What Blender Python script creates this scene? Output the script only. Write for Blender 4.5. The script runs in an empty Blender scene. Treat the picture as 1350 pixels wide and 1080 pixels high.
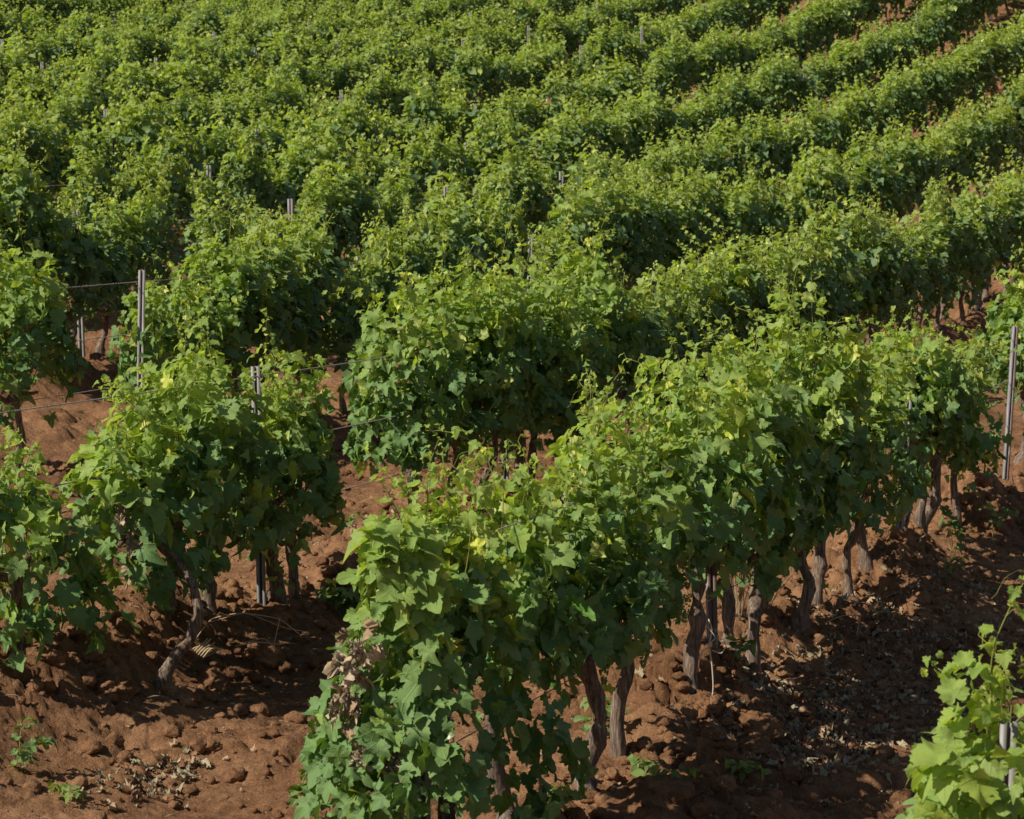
import bpy, math
import numpy as np
from mathutils import Vector

rad = math.radians
scene = bpy.context.scene
COL = scene.collection
sm = lambda a, b, x: (lambda t: t * t * (3 - 2 * t))(np.clip((x - a) / (b - a), 0, 1))

# ------------------------------------------------------------------ terrain
PHI, PITCH, VA, ROWGAP, BEND = 0.3854, 0.13, 4.0091, 3.112, -0.0967
FPX = 3134.2
TC = np.array([-2.6118, -0.4712, 2.036, 0.5608, -0.0382, 0.2588, 0.1274, -0.1843, -0.2675, 1.1068, 1.776, -1.2993])
ROWOFF = [0, -0.1022, 0.1152, 0.0884, -0.0395, -0.0528, 0.003, -0.0071]
EU = np.array([math.sin(PHI), math.cos(PHI)])
EV = np.array([-math.cos(PHI), math.sin(PHI)])
ROWROT = math.pi / 2 - PHI


def base_z(u, v):
    u = np.asarray(u, float); v = np.asarray(v, float)
    uc = np.clip(u, -4, 88); vc = np.clip(v, -5, 42)
    a = uc / 20 - 1; b = vc / 20 - .8
    z = (TC[0] + TC[1] * a + TC[2] * b + TC[3] * a * a + TC[4] * a * b + TC[5] * b * b + TC[6] * a ** 3
         + TC[7] * a * a * b + TC[8] * a * b * b + TC[9] * b ** 3 + TC[10] * b ** 4 + TC[11] * a * b ** 3)
    return z + .14 * (u - uc) + .16 * np.where(v > vc, v - vc, 0)


def row_v(k, u):
    if k < 0:
        return 1.32 + 0 * u
    return VA + k * ROWGAP + (ROWOFF[k] if k < 8 else 0) + BEND * ((u - 20) / 10) ** 2


def hash2(ix, iy, s):
    h = (ix.astype(np.int64) * 374761393 + iy.astype(np.int64) * 668265263 + s * 974634777) & 0xffffffff
    h = ((h ^ (h >> 13)) * 1274126177) & 0xffffffff
    h = ((h ^ (h >> 16)) * 2246822519) & 0xffffffff
    return ((h ^ (h >> 15)) & 0xffffff) / float(0xffffff)


def vnoise(x, y, s=0):
    """value-gradient noise in about -1..1"""
    ix = np.floor(x); iy = np.floor(y); fx = x - ix; fy = y - iy
    def g(dx, dy):
        a = hash2(ix + dx, iy + dy, s) * 2 * np.pi
        return np.cos(a) * (fx - dx) + np.sin(a) * (fy - dy)
    ux = fx ** 3 * (fx * (fx * 6 - 15) + 10); uy = fy ** 3 * (fy * (fy * 6 - 15) + 10)
    a = g(0, 0) * (1 - ux) + g(1, 0) * ux
    b = g(0, 1) * (1 - ux) + g(1, 1) * ux
    return (a * (1 - uy) + b * uy) * 1.5


def cells(x, y, s):
    """rounded lumps: 1 at cell centre falling to 0 between cells"""
    ix = np.floor(x); iy = np.floor(y)
    best = np.full(np.shape(x), 9.0); hh = np.zeros(np.shape(x))
    for dx in (-1, 0, 1):
        for dy in (-1, 0, 1):
            cx = ix + dx; cy = iy + dy
            px = cx + .15 + .7 * hash2(cx, cy, s); py = cy + .15 + .7 * hash2(cx, cy, s + 7)
            r = .55 + .5 * hash2(cx, cy, s + 13)
            d = ((x - px) ** 2 + (y - py) ** 2) / (r * r)
            t = d < best
            best = np.where(t, d, best); hh = np.where(t, r, hh)
    return np.sqrt(np.clip(1 - best, 0, 1)) * hh


def soil(u, v):
    """height of the tilled soil over the smooth slope"""
    u = np.asarray(u, float); v = np.asarray(v, float)
    k = np.clip(np.round((v - VA) / ROWGAP), 0, 12)
    vr = VA + k * ROWGAP + BEND * ((u - 20) / 10) ** 2
    d = np.abs(v - vr)
    mound = np.exp(-(d / .55) ** 2)
    wx = u + .12 * vnoise(u * 3.1, v * 3.1, 3) + .03 * vnoise(u * 11, v * 11, 4)
    wy = v + .12 * vnoise(u * 3.1, v * 3.1, 5) + .03 * vnoise(u * 11, v * 11, 6)
    big = cells(wx * 2.6, wy * 2.6, 11)
    mid = cells(wx * 6.5, wy * 6.5, 23)
    sml = cells(wx * 15, wy * 15, 37)
    patch = sm(-.25, .45, vnoise(u * .55, v * .8, 9)) 
    rough = np.clip(.30 + .70 * mound, 0, 1) * (.45 + .55 * patch) + .30 * patch
    z = .05 * mound - .035 + .06 * vnoise(u * .9, v * 1.3, 2) * .8
    z = z + rough * (.21 * big + .10 * mid) + (.35 + .65 * rough) * (.022 * sml)
    z = z + (.012 + .014 * rough) * np.abs(vnoise(u * 24, v * 24, 41)) + .014 * np.abs(vnoise(u * 12, v * 12, 43)) + .006 * vnoise(u * 40, v * 40, 47)
    return z * 1.12
    return z


def gz(u, v):
    return float(base_z(u, v) + soil(np.array([float(u)]), np.array([float(v)]))[0])


def world(u, v, h=0.0):
    return Vector((u * EU[0] + v * EV[0], u * EU[1] + v * EV[1], gz(u, v) + h))


def project(u, v, h=0.0):
    p = world(u, v, h)
    cp, sp = math.cos(PITCH), math.sin(PITCH)
    D = p.y * cp - p.z * sp
    return 675 + FPX * p.x / D, 540 - FPX * (p.y * sp + p.z * cp) / D, D


# ------------------------------------------------------------------ materials
def new_mat(name):
    m = bpy.data.materials.new(name); m.use_nodes = True
    nt = m.node_tree; nt.nodes.clear()
    return m, nt


class N:
    def __init__(s, nt): s.nt = nt
    def __call__(s, t, **kw):
        n = s.nt.nodes.new(t)
        for k, v in kw.items():
            setattr(n, k, v)
        return n
    def link(s, a, b): s.nt.links.new(a, b)
    def val(s, sock, v):
        if hasattr(v, 'is_output') or isinstance(v, bpy.types.NodeSocket): s.link(v, sock)
        else: sock.default_value = v
    def math(s, op, a, b=0.0, c=0.0):
        n = s('ShaderNodeMath', operation=op)
        s.val(n.inputs[0], a); s.val(n.inputs[1], b)
        if op in ('MULTIPLY_ADD', 'COMPARE', 'PINGPONG', 'SMOOTH_MIN'): s.val(n.inputs[2], c)
        return n.outputs[0]
    def mix(s, f, a, b, mode='MIX'):
        n = s('ShaderNodeMix', data_type='RGBA', blend_type=mode)
        s.val(n.inputs[0], f)
        s.val(n.inputs[6], a if isinstance(a, bpy.types.NodeSocket) else (*a, 1))
        s.val(n.inputs[7], b if isinstance(b, bpy.types.NodeSocket) else (*b, 1))
        return n.outputs[2]
    def ramp(s, f, pts):
        n = s('ShaderNodeValToRGB'); s.val(n.inputs[0], f)
        e = n.color_ramp.elements
        while len(e) < len(pts): e.new(.5)
        for q, (p, c) in zip(e, pts):
            q.position = p; q.color = (*c, 1) if len(c) == 3 else c
        return n.outputs[0]
    def noise(s, vec, scale, detail=3, rough=.55, w=None):
        n = s('ShaderNodeTexNoise'); n.inputs['Scale'].default_value = scale
        n.inputs['Detail'].default_value = detail; n.inputs['Roughness'].default_value = rough
        if vec is not None: s.link(vec, n.inputs['Vector'])
        return n.outputs[0]


def leaf_material(name, mature, young, back, trans, detail):
    m, nt = new_mat(name); n = N(nt)
    att = n('ShaderNodeAttribute', attribute_name='age_light')        # x = age (youth plus crest light painted into the colour), y = random, z = worn
    sep = n('ShaderNodeSeparateXYZ'); n.link(att.outputs['Vector'], sep.inputs[0])
    age_light, rnd = sep.outputs[0], sep.outputs[1]
    col = n.mix(n.math('MINIMUM', n.math('MULTIPLY', age_light, 1.2), 1.0), mature, young)  # young tone doubles as painted light on the crests
    hsv = n('ShaderNodeHueSaturation')
    n.link(col, hsv.inputs['Color'])
    n.link(n.math('MULTIPLY_ADD', rnd, .62, .66), hsv.inputs['Value'])
    n.link(n.math('MULTIPLY_ADD', rnd, -.03, .512), hsv.inputs['Hue'])
    n.link(n.math('MULTIPLY_ADD', n.math('FRACT', n.math('MULTIPLY', rnd, 7.3)), .3, .8), hsv.inputs['Saturation'])
    col = hsv.outputs[0]
    bumpsrc = None
    bl = n('ShaderNodeNewGeometry'); bn = n.noise(bl.outputs['Position'], 38, 3, .7)
    old = n.math('MULTIPLY', n.math('GREATER_THAN', n.math('FRACT', n.math('MULTIPLY', rnd, 13.7)), .80), n.math('GREATER_THAN', bn, .56))
    col = n.mix(n.math('MULTIPLY', old, .75), col, (.36, .27, .07))
    if detail:
        lc = n('ShaderNodeAttribute', attribute_name='blade')
        ls = n('ShaderNodeSeparateXYZ'); n.link(lc.outputs['Vector'], ls.inputs[0])
        x, y = ls.outputs[0], ls.outputs[1]
        r = n.math('SQRT', n.math('ADD', n.math('MULTIPLY', x, x), n.math('MULTIPLY', y, y)))
        th = n.math('ABSOLUTE', n.math('ARCTAN2', x, n.math('ADD', y, .0001)))
        # five main veins, 0.85 rad apart
        w = n.math('SUBTRACT', n.math('FRACT', n.math('ADD', n.math('DIVIDE', th, .85), .5)), .5)
        d = n.math('MULTIPLY', n.math('ABSOLUTE', w), n.math('MULTIPLY', r, .85))
        vein = n.math('SUBTRACT', 1.0, n.math('SMOOTH_MIN', n.math('MULTIPLY', d, 40.0), 1.0, .1))
        side = n.math('ABSOLUTE', n.math('SINE', n.math('MULTIPLY_ADD', r, 34.0, n.math('MULTIPLY', d, -42.0))))
        side = n.math('POWER', n.math('SUBTRACT', 1.0, side), 6.0)
        v = n.math('MINIMUM', n.math('MULTIPLY_ADD', side, .3, n.math('MAXIMUM', vein, 0.0)), 1.0)
        col = n.mix(n.math('MULTIPLY', v, .42), col, (young[0] * 1.0, young[1] * .95, young[2] * 1.3))
        tc = n('ShaderNodeTexCoord')
        mott = n.noise(tc.outputs['Object'], 45, 3)
        col = n.mix(n.math('MULTIPLY', n.math('SUBTRACT', mott, .35), .6), col, (mature[0] * .5, mature[1] * .55, mature[2] * .5))
        bumpsrc = n.math('SUBTRACT', n.noise(tc.outputs['Object'], 70, 2), n.math('MULTIPLY', v, .8))
    geo = n('ShaderNodeNewGeometry')
    col = n.mix(n.math('MULTIPLY', geo.outputs['Backfacing'], .75), col, n.mix(age_light, back, (back[0] * 1.5, back[1] * 1.4, back[2])))
    p = n('ShaderNodeBsdfPrincipled'); n.link(col, p.inputs['Base Color'])
    n.link(n.math('MULTIPLY_ADD', geo.outputs['Backfacing'], .28, n.math('MULTIPLY_ADD', rnd, .16, .30)), p.inputs['Roughness'])
    p.inputs['Specular IOR Level'].default_value = .42
    t = n('ShaderNodeBsdfTranslucent')
    n.link(n.mix(age_light, trans, (trans[0] * 3.8, trans[1] * 2.3, trans[2] * 2.2)), t.inputs['Color'])
    if bumpsrc is not None:
        b = n('ShaderNodeBump'); b.inputs['Strength'].default_value = .5; b.inputs['Distance'].default_value = .004
        n.link(bumpsrc, b.inputs['Height']); n.link(b.outputs[0], p.inputs['Normal'])
    ms = n('ShaderNodeMixShader'); n.link(n.math('MULTIPLY_ADD', age_light, .32, .16), ms.inputs[0])
    n.link(p.outputs[0], ms.inputs[1]); n.link(t.outputs[0], ms.inputs[2])
    o = n('ShaderNodeOutputMaterial'); n.link(ms.outputs[0], o.inputs[0])
    return m


def simple_mat(name, build):
    m, nt = new_mat(name); n = N(nt)
    p = n('ShaderNodeBsdfPrincipled'); o = n('ShaderNodeOutputMaterial'); n.link(p.outputs[0], o.inputs[0])
    build(n, p); return m


def b_soil(n, p):
    tc = n('ShaderNodeTexCoord'); v = tc.outputs['Object']
    a = n.noise(v, .7, 3); b = n.noise(v, 9, 5, .65); c = n.noise(v, 70, 3, .7)
    f = n.math('ADD', n.math('MULTIPLY', a, .35), n.math('ADD', n.math('MULTIPLY', b, .4), n.math('MULTIPLY', c, .25)))
    col = n.ramp(f, [(.30, (.075, .034, .018)), (.45, (.215, .105, .052)), (.57, (.39, .205, .105)), (.72, (.58, .36, .20))])
    # straw-coloured crumbs
    s = n.math('GREATER_THAN', n.noise(v, 38, 4, .75), .66)
    col = n.mix(n.math('MULTIPLY', s, .45), col, (.52, .36, .22))
    n.link(col, p.inputs['Base Color']); p.inputs['Roughness'].default_value = .95
    p.inputs['Specular IOR Level'].default_value = .12
    bp = n('ShaderNodeBump'); bp.inputs['Strength'].default_value = .9; bp.inputs['Distance'].default_value = .035
    n.link(n.math('ADD', n.noise(v, 34, 6, .72), n.math('MULTIPLY', n.noise(v, 120, 3, .7), .35)), bp.inputs['Height'])
    n.link(bp.outputs[0], p.inputs['Normal'])


def b_bark(n, p):
    tc = n('ShaderNodeTexCoord')
    mp = n('ShaderNodeMapping'); n.link(tc.outputs['Object'], mp.inputs[0]); mp.inputs['Scale'].default_value = (70, 70, 9)
    f = n.noise(mp.outputs[0], 1.0, 5, .7); g = n.noise(tc.outputs['Object'], 14, 3)
    col = n.ramp(f, [(.3, (.05, .034, .027)), (.5, (.20, .142, .108)), (.68, (.43, .345, .275))])
    col = n.mix(n.math('MULTIPLY', n.math('GREATER_THAN', g, .62), .35), col, (.30, .15, .06))
    n.link(col, p.inputs['Base Color']); p.inputs['Roughness'].default_value = .9
    p.inputs['Specular IOR Level'].default_value = .15
    bp = n('ShaderNodeBump'); bp.inputs['Strength'].default_value = 1; bp.inputs['Distance'].default_value = .012
    n.link(f, bp.inputs['Height']); n.link(bp.outputs[0], p.inputs['Normal'])


def b_stem(n, p):
    tc = n('ShaderNodeTexCoord')
    col = n.mix(n.noise(tc.outputs['Object'], 6), (.13, .15, .03), (.34, .33, .08))
    n.link(col, p.inputs['Base Color']); p.inputs['Roughness'].default_value = .5


def b_metal(n, p):
    tc = n('ShaderNodeTexCoord')
    mp = n('ShaderNodeMapping'); n.link(tc.outputs['Object'], mp.inputs[0]); mp.inputs['Scale'].default_value = (40, 40, 5)
    f = n.noise(mp.outputs[0], 1, 4, .6); g = n.noise(tc.outputs['Object'], 3, 4, .7)
    col = n.ramp(f, [(.35, (.17, .16, .155)), (.6, (.30, .28, .275)), (.75, (.42, .40, .385))])
    # rust on the faces turned to the right and the back
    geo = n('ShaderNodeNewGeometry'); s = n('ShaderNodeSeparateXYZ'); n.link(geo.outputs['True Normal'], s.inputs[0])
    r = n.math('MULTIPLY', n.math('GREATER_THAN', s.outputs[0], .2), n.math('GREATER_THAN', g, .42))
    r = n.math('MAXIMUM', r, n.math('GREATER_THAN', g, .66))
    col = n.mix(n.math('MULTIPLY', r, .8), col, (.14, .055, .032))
    n.link(col, p.inputs['Base Color']); p.inputs['Metallic'].default_value = .1; p.inputs['Roughness'].default_value = .62


def plain(c, c2, rough=.85, scale=20, spec=.2):
    def f(n, p):
        tc = n('ShaderNodeTexCoord')
        col = n.mix(n.noise(tc.outputs['Object'], scale, 4, .65), c, c2)
        n.link(col, p.inputs['Base Color']); p.inputs['Roughness'].default_value = rough
        p.inputs['Specular IOR Level'].default_value = spec
    return f


def litter_mat():
    m, nt = new_mat('dry_litter'); n = N(nt)
    att = n('ShaderNodeAttribute', attribute_name='age_light')
    sep = n('ShaderNodeSeparateXYZ'); n.link(att.outputs['Vector'], sep.inputs[0])
    col = n.ramp(sep.outputs[1], [(0, (.20, .075, .04)), (.18, (.34, .19, .11)), (.42, (.48, .34, .21)), (.6, (.44, .38, .25)), (.78, (.34, .33, .21)), (1, (.62, .48, .33))])
    tc = n('ShaderNodeTexCoord')
    col = n.mix(n.math('MULTIPLY', n.noise(tc.outputs['Object'], 60, 3), .3), col, (.12, .08, .045))
    p = n('ShaderNodeBsdfPrincipled'); n.link(col, p.inputs['Base Color']); p.inputs['Roughness'].default_value = .85
    p.inputs['Specular IOR Level'].default_value = .15
    t = n('ShaderNodeBsdfTranslucent'); n.link(col, t.inputs[0])
    ms = n('ShaderNodeMixShader'); ms.inputs[0].default_value = .15
    n.link(p.outputs[0], ms.inputs[1]); n.link(t.outputs[0], ms.inputs[2])
    o = n('ShaderNodeOutputMaterial'); n.link(ms.outputs[0], o.inputs[0])
    return m


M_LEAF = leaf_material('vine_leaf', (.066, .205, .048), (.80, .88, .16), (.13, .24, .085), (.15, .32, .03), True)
M_LEAF_FAR = leaf_material('vine_leaf_far', (.040, .138, .032), (.80, .88, .16), (.14, .23, .10), (.15, .32, .03), False)  # darker mature tone paints shade onto the sides of the far rows
M_WEED = leaf_material('weed_leaf', (.09, .19, .05), (.32, .42, .08), (.14, .22, .08), (.2, .36, .03), False)
M_SOIL = simple_mat('tilled_soil', b_soil)
M_BARK = simple_mat('vine_bark', b_bark)
M_STEM = simple_mat('green_stem', b_stem)
M_METAL = simple_mat('weathered_galvanised_metal', b_metal)
M_WIRE = simple_mat('weathered_wire', plain((.30, .27, .27), (.50, .46, .46), .6, 30, .4))
M_TENDRIL = simple_mat('dried_tendril', plain((.12, .08, .06), (.30, .21, .16)))
M_STRAW = simple_mat('straw', plain((.30, .20, .11), (.62, .48, .30), .8, 12))
M_TWINE = simple_mat('pale_twine', plain((.50, .40, .30), (.75, .64, .50)))
M_REDCANE = simple_mat('reddish_cane', plain((.20, .05, .025), (.32, .12, .06), .7))
M_GRAPE = simple_mat('unripe_grape', plain((.17, .26, .04), (.30, .38, .09), .4, 30, .5))
M_FLOWER = simple_mat('yellow_petal', plain((.7, .5, .03), (.8, .62, .06)))
M_LITTER = litter_mat()


# ------------------------------------------------------------------ mesh helpers
class Geo:
    def __init__(s): s.v = []; s.f = []; s.n = 0; s.a = []; s.b = []
    def add(s, V, faces, age_light=None, blade=None):
        """faces: list of (k, array (m,k))"""
        V = np.asarray(V, float).reshape(-1, 3)
        for fa in faces:
            s.f.append(np.asarray(fa, np.int64) + s.n)
        s.v.append(V); s.n += len(V)
        s.a.append(np.zeros((len(V), 3)) if age_light is None else age_light)
        s.b.append(np.zeros((len(V), 3)) if blade is None else blade)
    def mesh(s, name, mats, smooth=True, attrs=False, matidx=None):
        me = bpy.data.meshes.new(name)
        if s.n == 0: return me
        V = np.concatenate(s.v).astype(np.float32)
        me.vertices.add(len(V)); me.vertices.foreach_set('co', V.ravel())
        loops = np.concatenate([f.ravel() for f in s.f]).astype(np.int32)
        tot = np.concatenate([np.full(len(f), f.shape[1]) for f in s.f]).astype(np.int32)
        start = np.concatenate([[0], np.cumsum(tot)[:-1]]).astype(np.int32)
        me.loops.add(len(loops)); me.loops.foreach_set('vertex_index', loops)
        me.polygons.add(len(tot)); me.polygons.foreach_set('loop_start', start)
        try: me.polygons.foreach_set('loop_total', tot)
        except Exception: pass
        if smooth: me.polygons.foreach_set('use_smooth', np.ones(len(tot), bool))
        if attrs:
            at = me.attributes.new('age_light', 'FLOAT_VECTOR', 'POINT'); at.data.foreach_set('vector', np.concatenate(s.a).astype(np.float32).ravel())
            at = me.attributes.new('blade', 'FLOAT_VECTOR', 'POINT'); at.data.foreach_set('vector', np.concatenate(s.b).astype(np.float32).ravel())
        for m in (mats if isinstance(mats, (list, tuple)) else [mats]): me.materials.append(m)
        me.update(calc_edges=True)
        return me


def obj(name, me, parent=None, loc=None, rotz=0):
    o = bpy.data.objects.new(name, me); COL.objects.link(o)
    if parent is not None: o.parent = parent
    if loc is not None: o.location = loc
    if rotz: o.rotation_euler = (0, 0, rotz)
    return o


def tag(o, label, cat, group=None, kind=None):
    o['label'] = label
    if cat: o['category'] = cat
    if group: o['group'] = group
    if kind: o['kind'] = kind
    return o


def thing(name, loc, rotz, label, cat, group=None):
    return tag(obj(name, None, None, loc, rotz), label, cat, group)


def tube(g, P, R, sides=6, rng=None, knob=0.0, cap=True):
    P = np.asarray(P, float); n = len(P); R = np.broadcast_to(np.asarray(R, float), (n,))
    T = np.gradient(P, axis=0); T /= np.linalg.norm(T, axis=1)[:, None] + 1e-9
    up = np.array([0, 0, 1.]) if abs(T[0][2]) < .9 else np.array([1., 0, 0])
    A = np.cross(T, up); bad = np.linalg.norm(A, axis=1) < .05
    A[bad] = np.cross(T[bad], np.array([0, 1., 0.01])); A /= np.linalg.norm(A, axis=1)[:, None]
    for i in range(1, n):
        if np.dot(A[i], A[i - 1]) < 0: A[i] = -A[i]
    B = np.cross(T, A)
    th = np.arange(sides) / sides * 2 * np.pi
    rr = R[:, None] * np.ones((1, sides))
    if knob and rng is not None:
        lob = rng.normal(0, 1, (n, sides)); lob = (lob + np.roll(lob, 1, 0) + np.roll(lob, 1, 1)) / 1.8
        rr = rr * (1 + knob * lob)
    V = P[:, None, :] + rr[..., None] * (np.cos(th)[None, :, None] * A[:, None, :] + np.sin(th)[None, :, None] * B[:, None, :])
    idx = np.arange(n * sides).reshape(n, sides)
    a = idx[:-1]; b = np.roll(a, -1, 1); c = np.roll(idx[1:], -1, 1); d = idx[1:]
    F = [np.stack([a, b, c, d], -1).reshape(-1, 4)]
    V = V.reshape(-1, 3)
    if cap:
        V = np.vstack([V, P[-1] + T[-1] * R[-1] * .4]); last = idx[-1]
        F.append(np.stack([last, np.roll(last, -1), np.full(sides, n * sides)], -1))
    g.add(V, F)


def curve_pts(a, b, n, sag=0.0, rng=None, wob=0.0):
    t = np.linspace(0, 1, n)[:, None]
    P = np.asarray(a)[None] * (1 - t) + np.asarray(b)[None] * t
    P[:, 2] -= sag * 4 * (t * (1 - t))[:, 0]
    if rng is not None and wob:
        w = np.cumsum(rng.normal(0, wob, (n, 3)), 0); w -= w[0] * (1 - t) + w[-1] * t
        P += w
    return P


# ---- leaf blades -------------------------------------------------
HALF = [(0, 0), (.07, -.13), (.19, -.20), (.30, -.16), (.37, -.07), (.47, -.05), (.455, .05), (.54, .12), (.46, .19),
        (.385, .23), (.47, .30), (.46, .36), (.535, .46), (.42, .49), (.37, .57), (.25, .54), (.255, .66), (.19, .74), (.12, .88)]
HALF1 = [(0, .0), (.12, -.19), (.34, -.12), (.53, .10), (.39, .23), (.53, .44), (.26, .55), (.18, .78)]
HALF2 = [(0, -.02), (.27, -.17), (.52, .10), (.46, .42), (.22, .66)]


def leaf_template(half, ring, tip=(0, 1.0)):
    o = np.array(list(half) + [tip] + [(-x, y) for x, y in half[:0:-1]])
    m = len(o); c = np.array([0, .28])
    if ring:
        P = np.vstack([o, c + (o - c) * .52, c[None]])
        i = np.arange(m); j = (i + 1) % m
        quads = np.stack([i, j, m + j, m + i], 1)[:, :]
        tris = np.stack([m + i, m + j, np.full(m, 2 * m)], 1)
        return P, [quads, tris]
    P = np.vstack([o, c[None]]); i = np.arange(m); j = (i + 1) % m
    return P, [np.stack([i, j, np.full(m, m)], 1)]


def orient(fs):   # template outline runs clockwise or not: make +Z the upper side
    return fs


TEMPL = {0: leaf_template(HALF, True), 1: leaf_template(HALF1, False), 2: leaf_template(HALF2, False)}
WEEDT = leaf_template([(0, 0), (.16, .02), (.33, .18), (.36, .42), (.25, .68), (.12, .86)], False)


def unit(a): return a / (np.linalg.norm(a, axis=-1, keepdims=True) + 1e-9)


def add_leaves(g, pos, nrm, tip, size, age_light, rng, lod, templ=None, crumple=0.0, narrow=1.0):
    """pos: petiole joint; nrm: upper-side normal; tip: wanted tip direction"""
    n = len(pos)
    if n == 0: return
    P, F = templ if templ is not None else TEMPL[lod]
    Z = unit(nrm); Y = unit(tip - Z * np.sum(tip * Z, 1)[:, None]); X = np.cross(Y, Z)
    x = P[None, :, 0] * narrow; y = P[None, :, 1]
    r = np.sqrt(x ** 2 + (y - .2) ** 2); th = np.arctan2(x, y - .2)
    cup = rng.normal(.02, .38, (n, 1)); fold = rng.uniform(-.1, .65, (n, 1)); droop = rng.uniform(.0, .85, (n, 1))
    ph = rng.uniform(0, 6.3, (n, 1)); wv = rng.uniform(.2, .6, (n, 1)); k = rng.integers(2, 5, (n, 1))
    z = cup * r ** 2 + fold * np.abs(x) * .6 - droop * np.clip(y, 0, 2) ** 2 * .45 + wv * r ** 2 * np.sin(k * th + ph)
    z = z + .10 * np.sin(7 * th + ph * 2) * r ** 2
    xx = x * (1 - .25 * fold) + 0 * z
    if crumple:
        z = z + crumple * rng.normal(0, 1, z.shape) * .22
        xx = xx * rng.uniform(.4, .9, (n, 1)); 
    sk = rng.normal(0, .12, (n, 1)); xx = xx + sk * y * .5
    yy = y * rng.uniform(.86, 1.1, (n, 1))
    V = pos[:, None, :] + size[:, None, None] * (xx[..., None] * X[:, None] + yy[..., None] * Y[:, None] + z[..., None] * Z[:, None])
    m = P.shape[0]; off = (np.arange(n) * m)[:, None, None]
    faces = [(f[None, :, ::-1] + off).reshape(-1, f.shape[1]) for f in F]
    rn = rng.uniform(0, 1, (n, 1)) * np.ones((1, m))
    A = np.stack([np.clip(age_light, 0, 1)[:, None] * np.ones((1, m)), rn, 0 * rn], -1).reshape(-1, 3)
    B = np.stack([np.broadcast_to(x, (n, m)), np.broadcast_to(y, (n, m)), 0 * rn], -1).reshape(-1, 3)
    g.add(V.reshape(-1, 3), faces, A, B)


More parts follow.
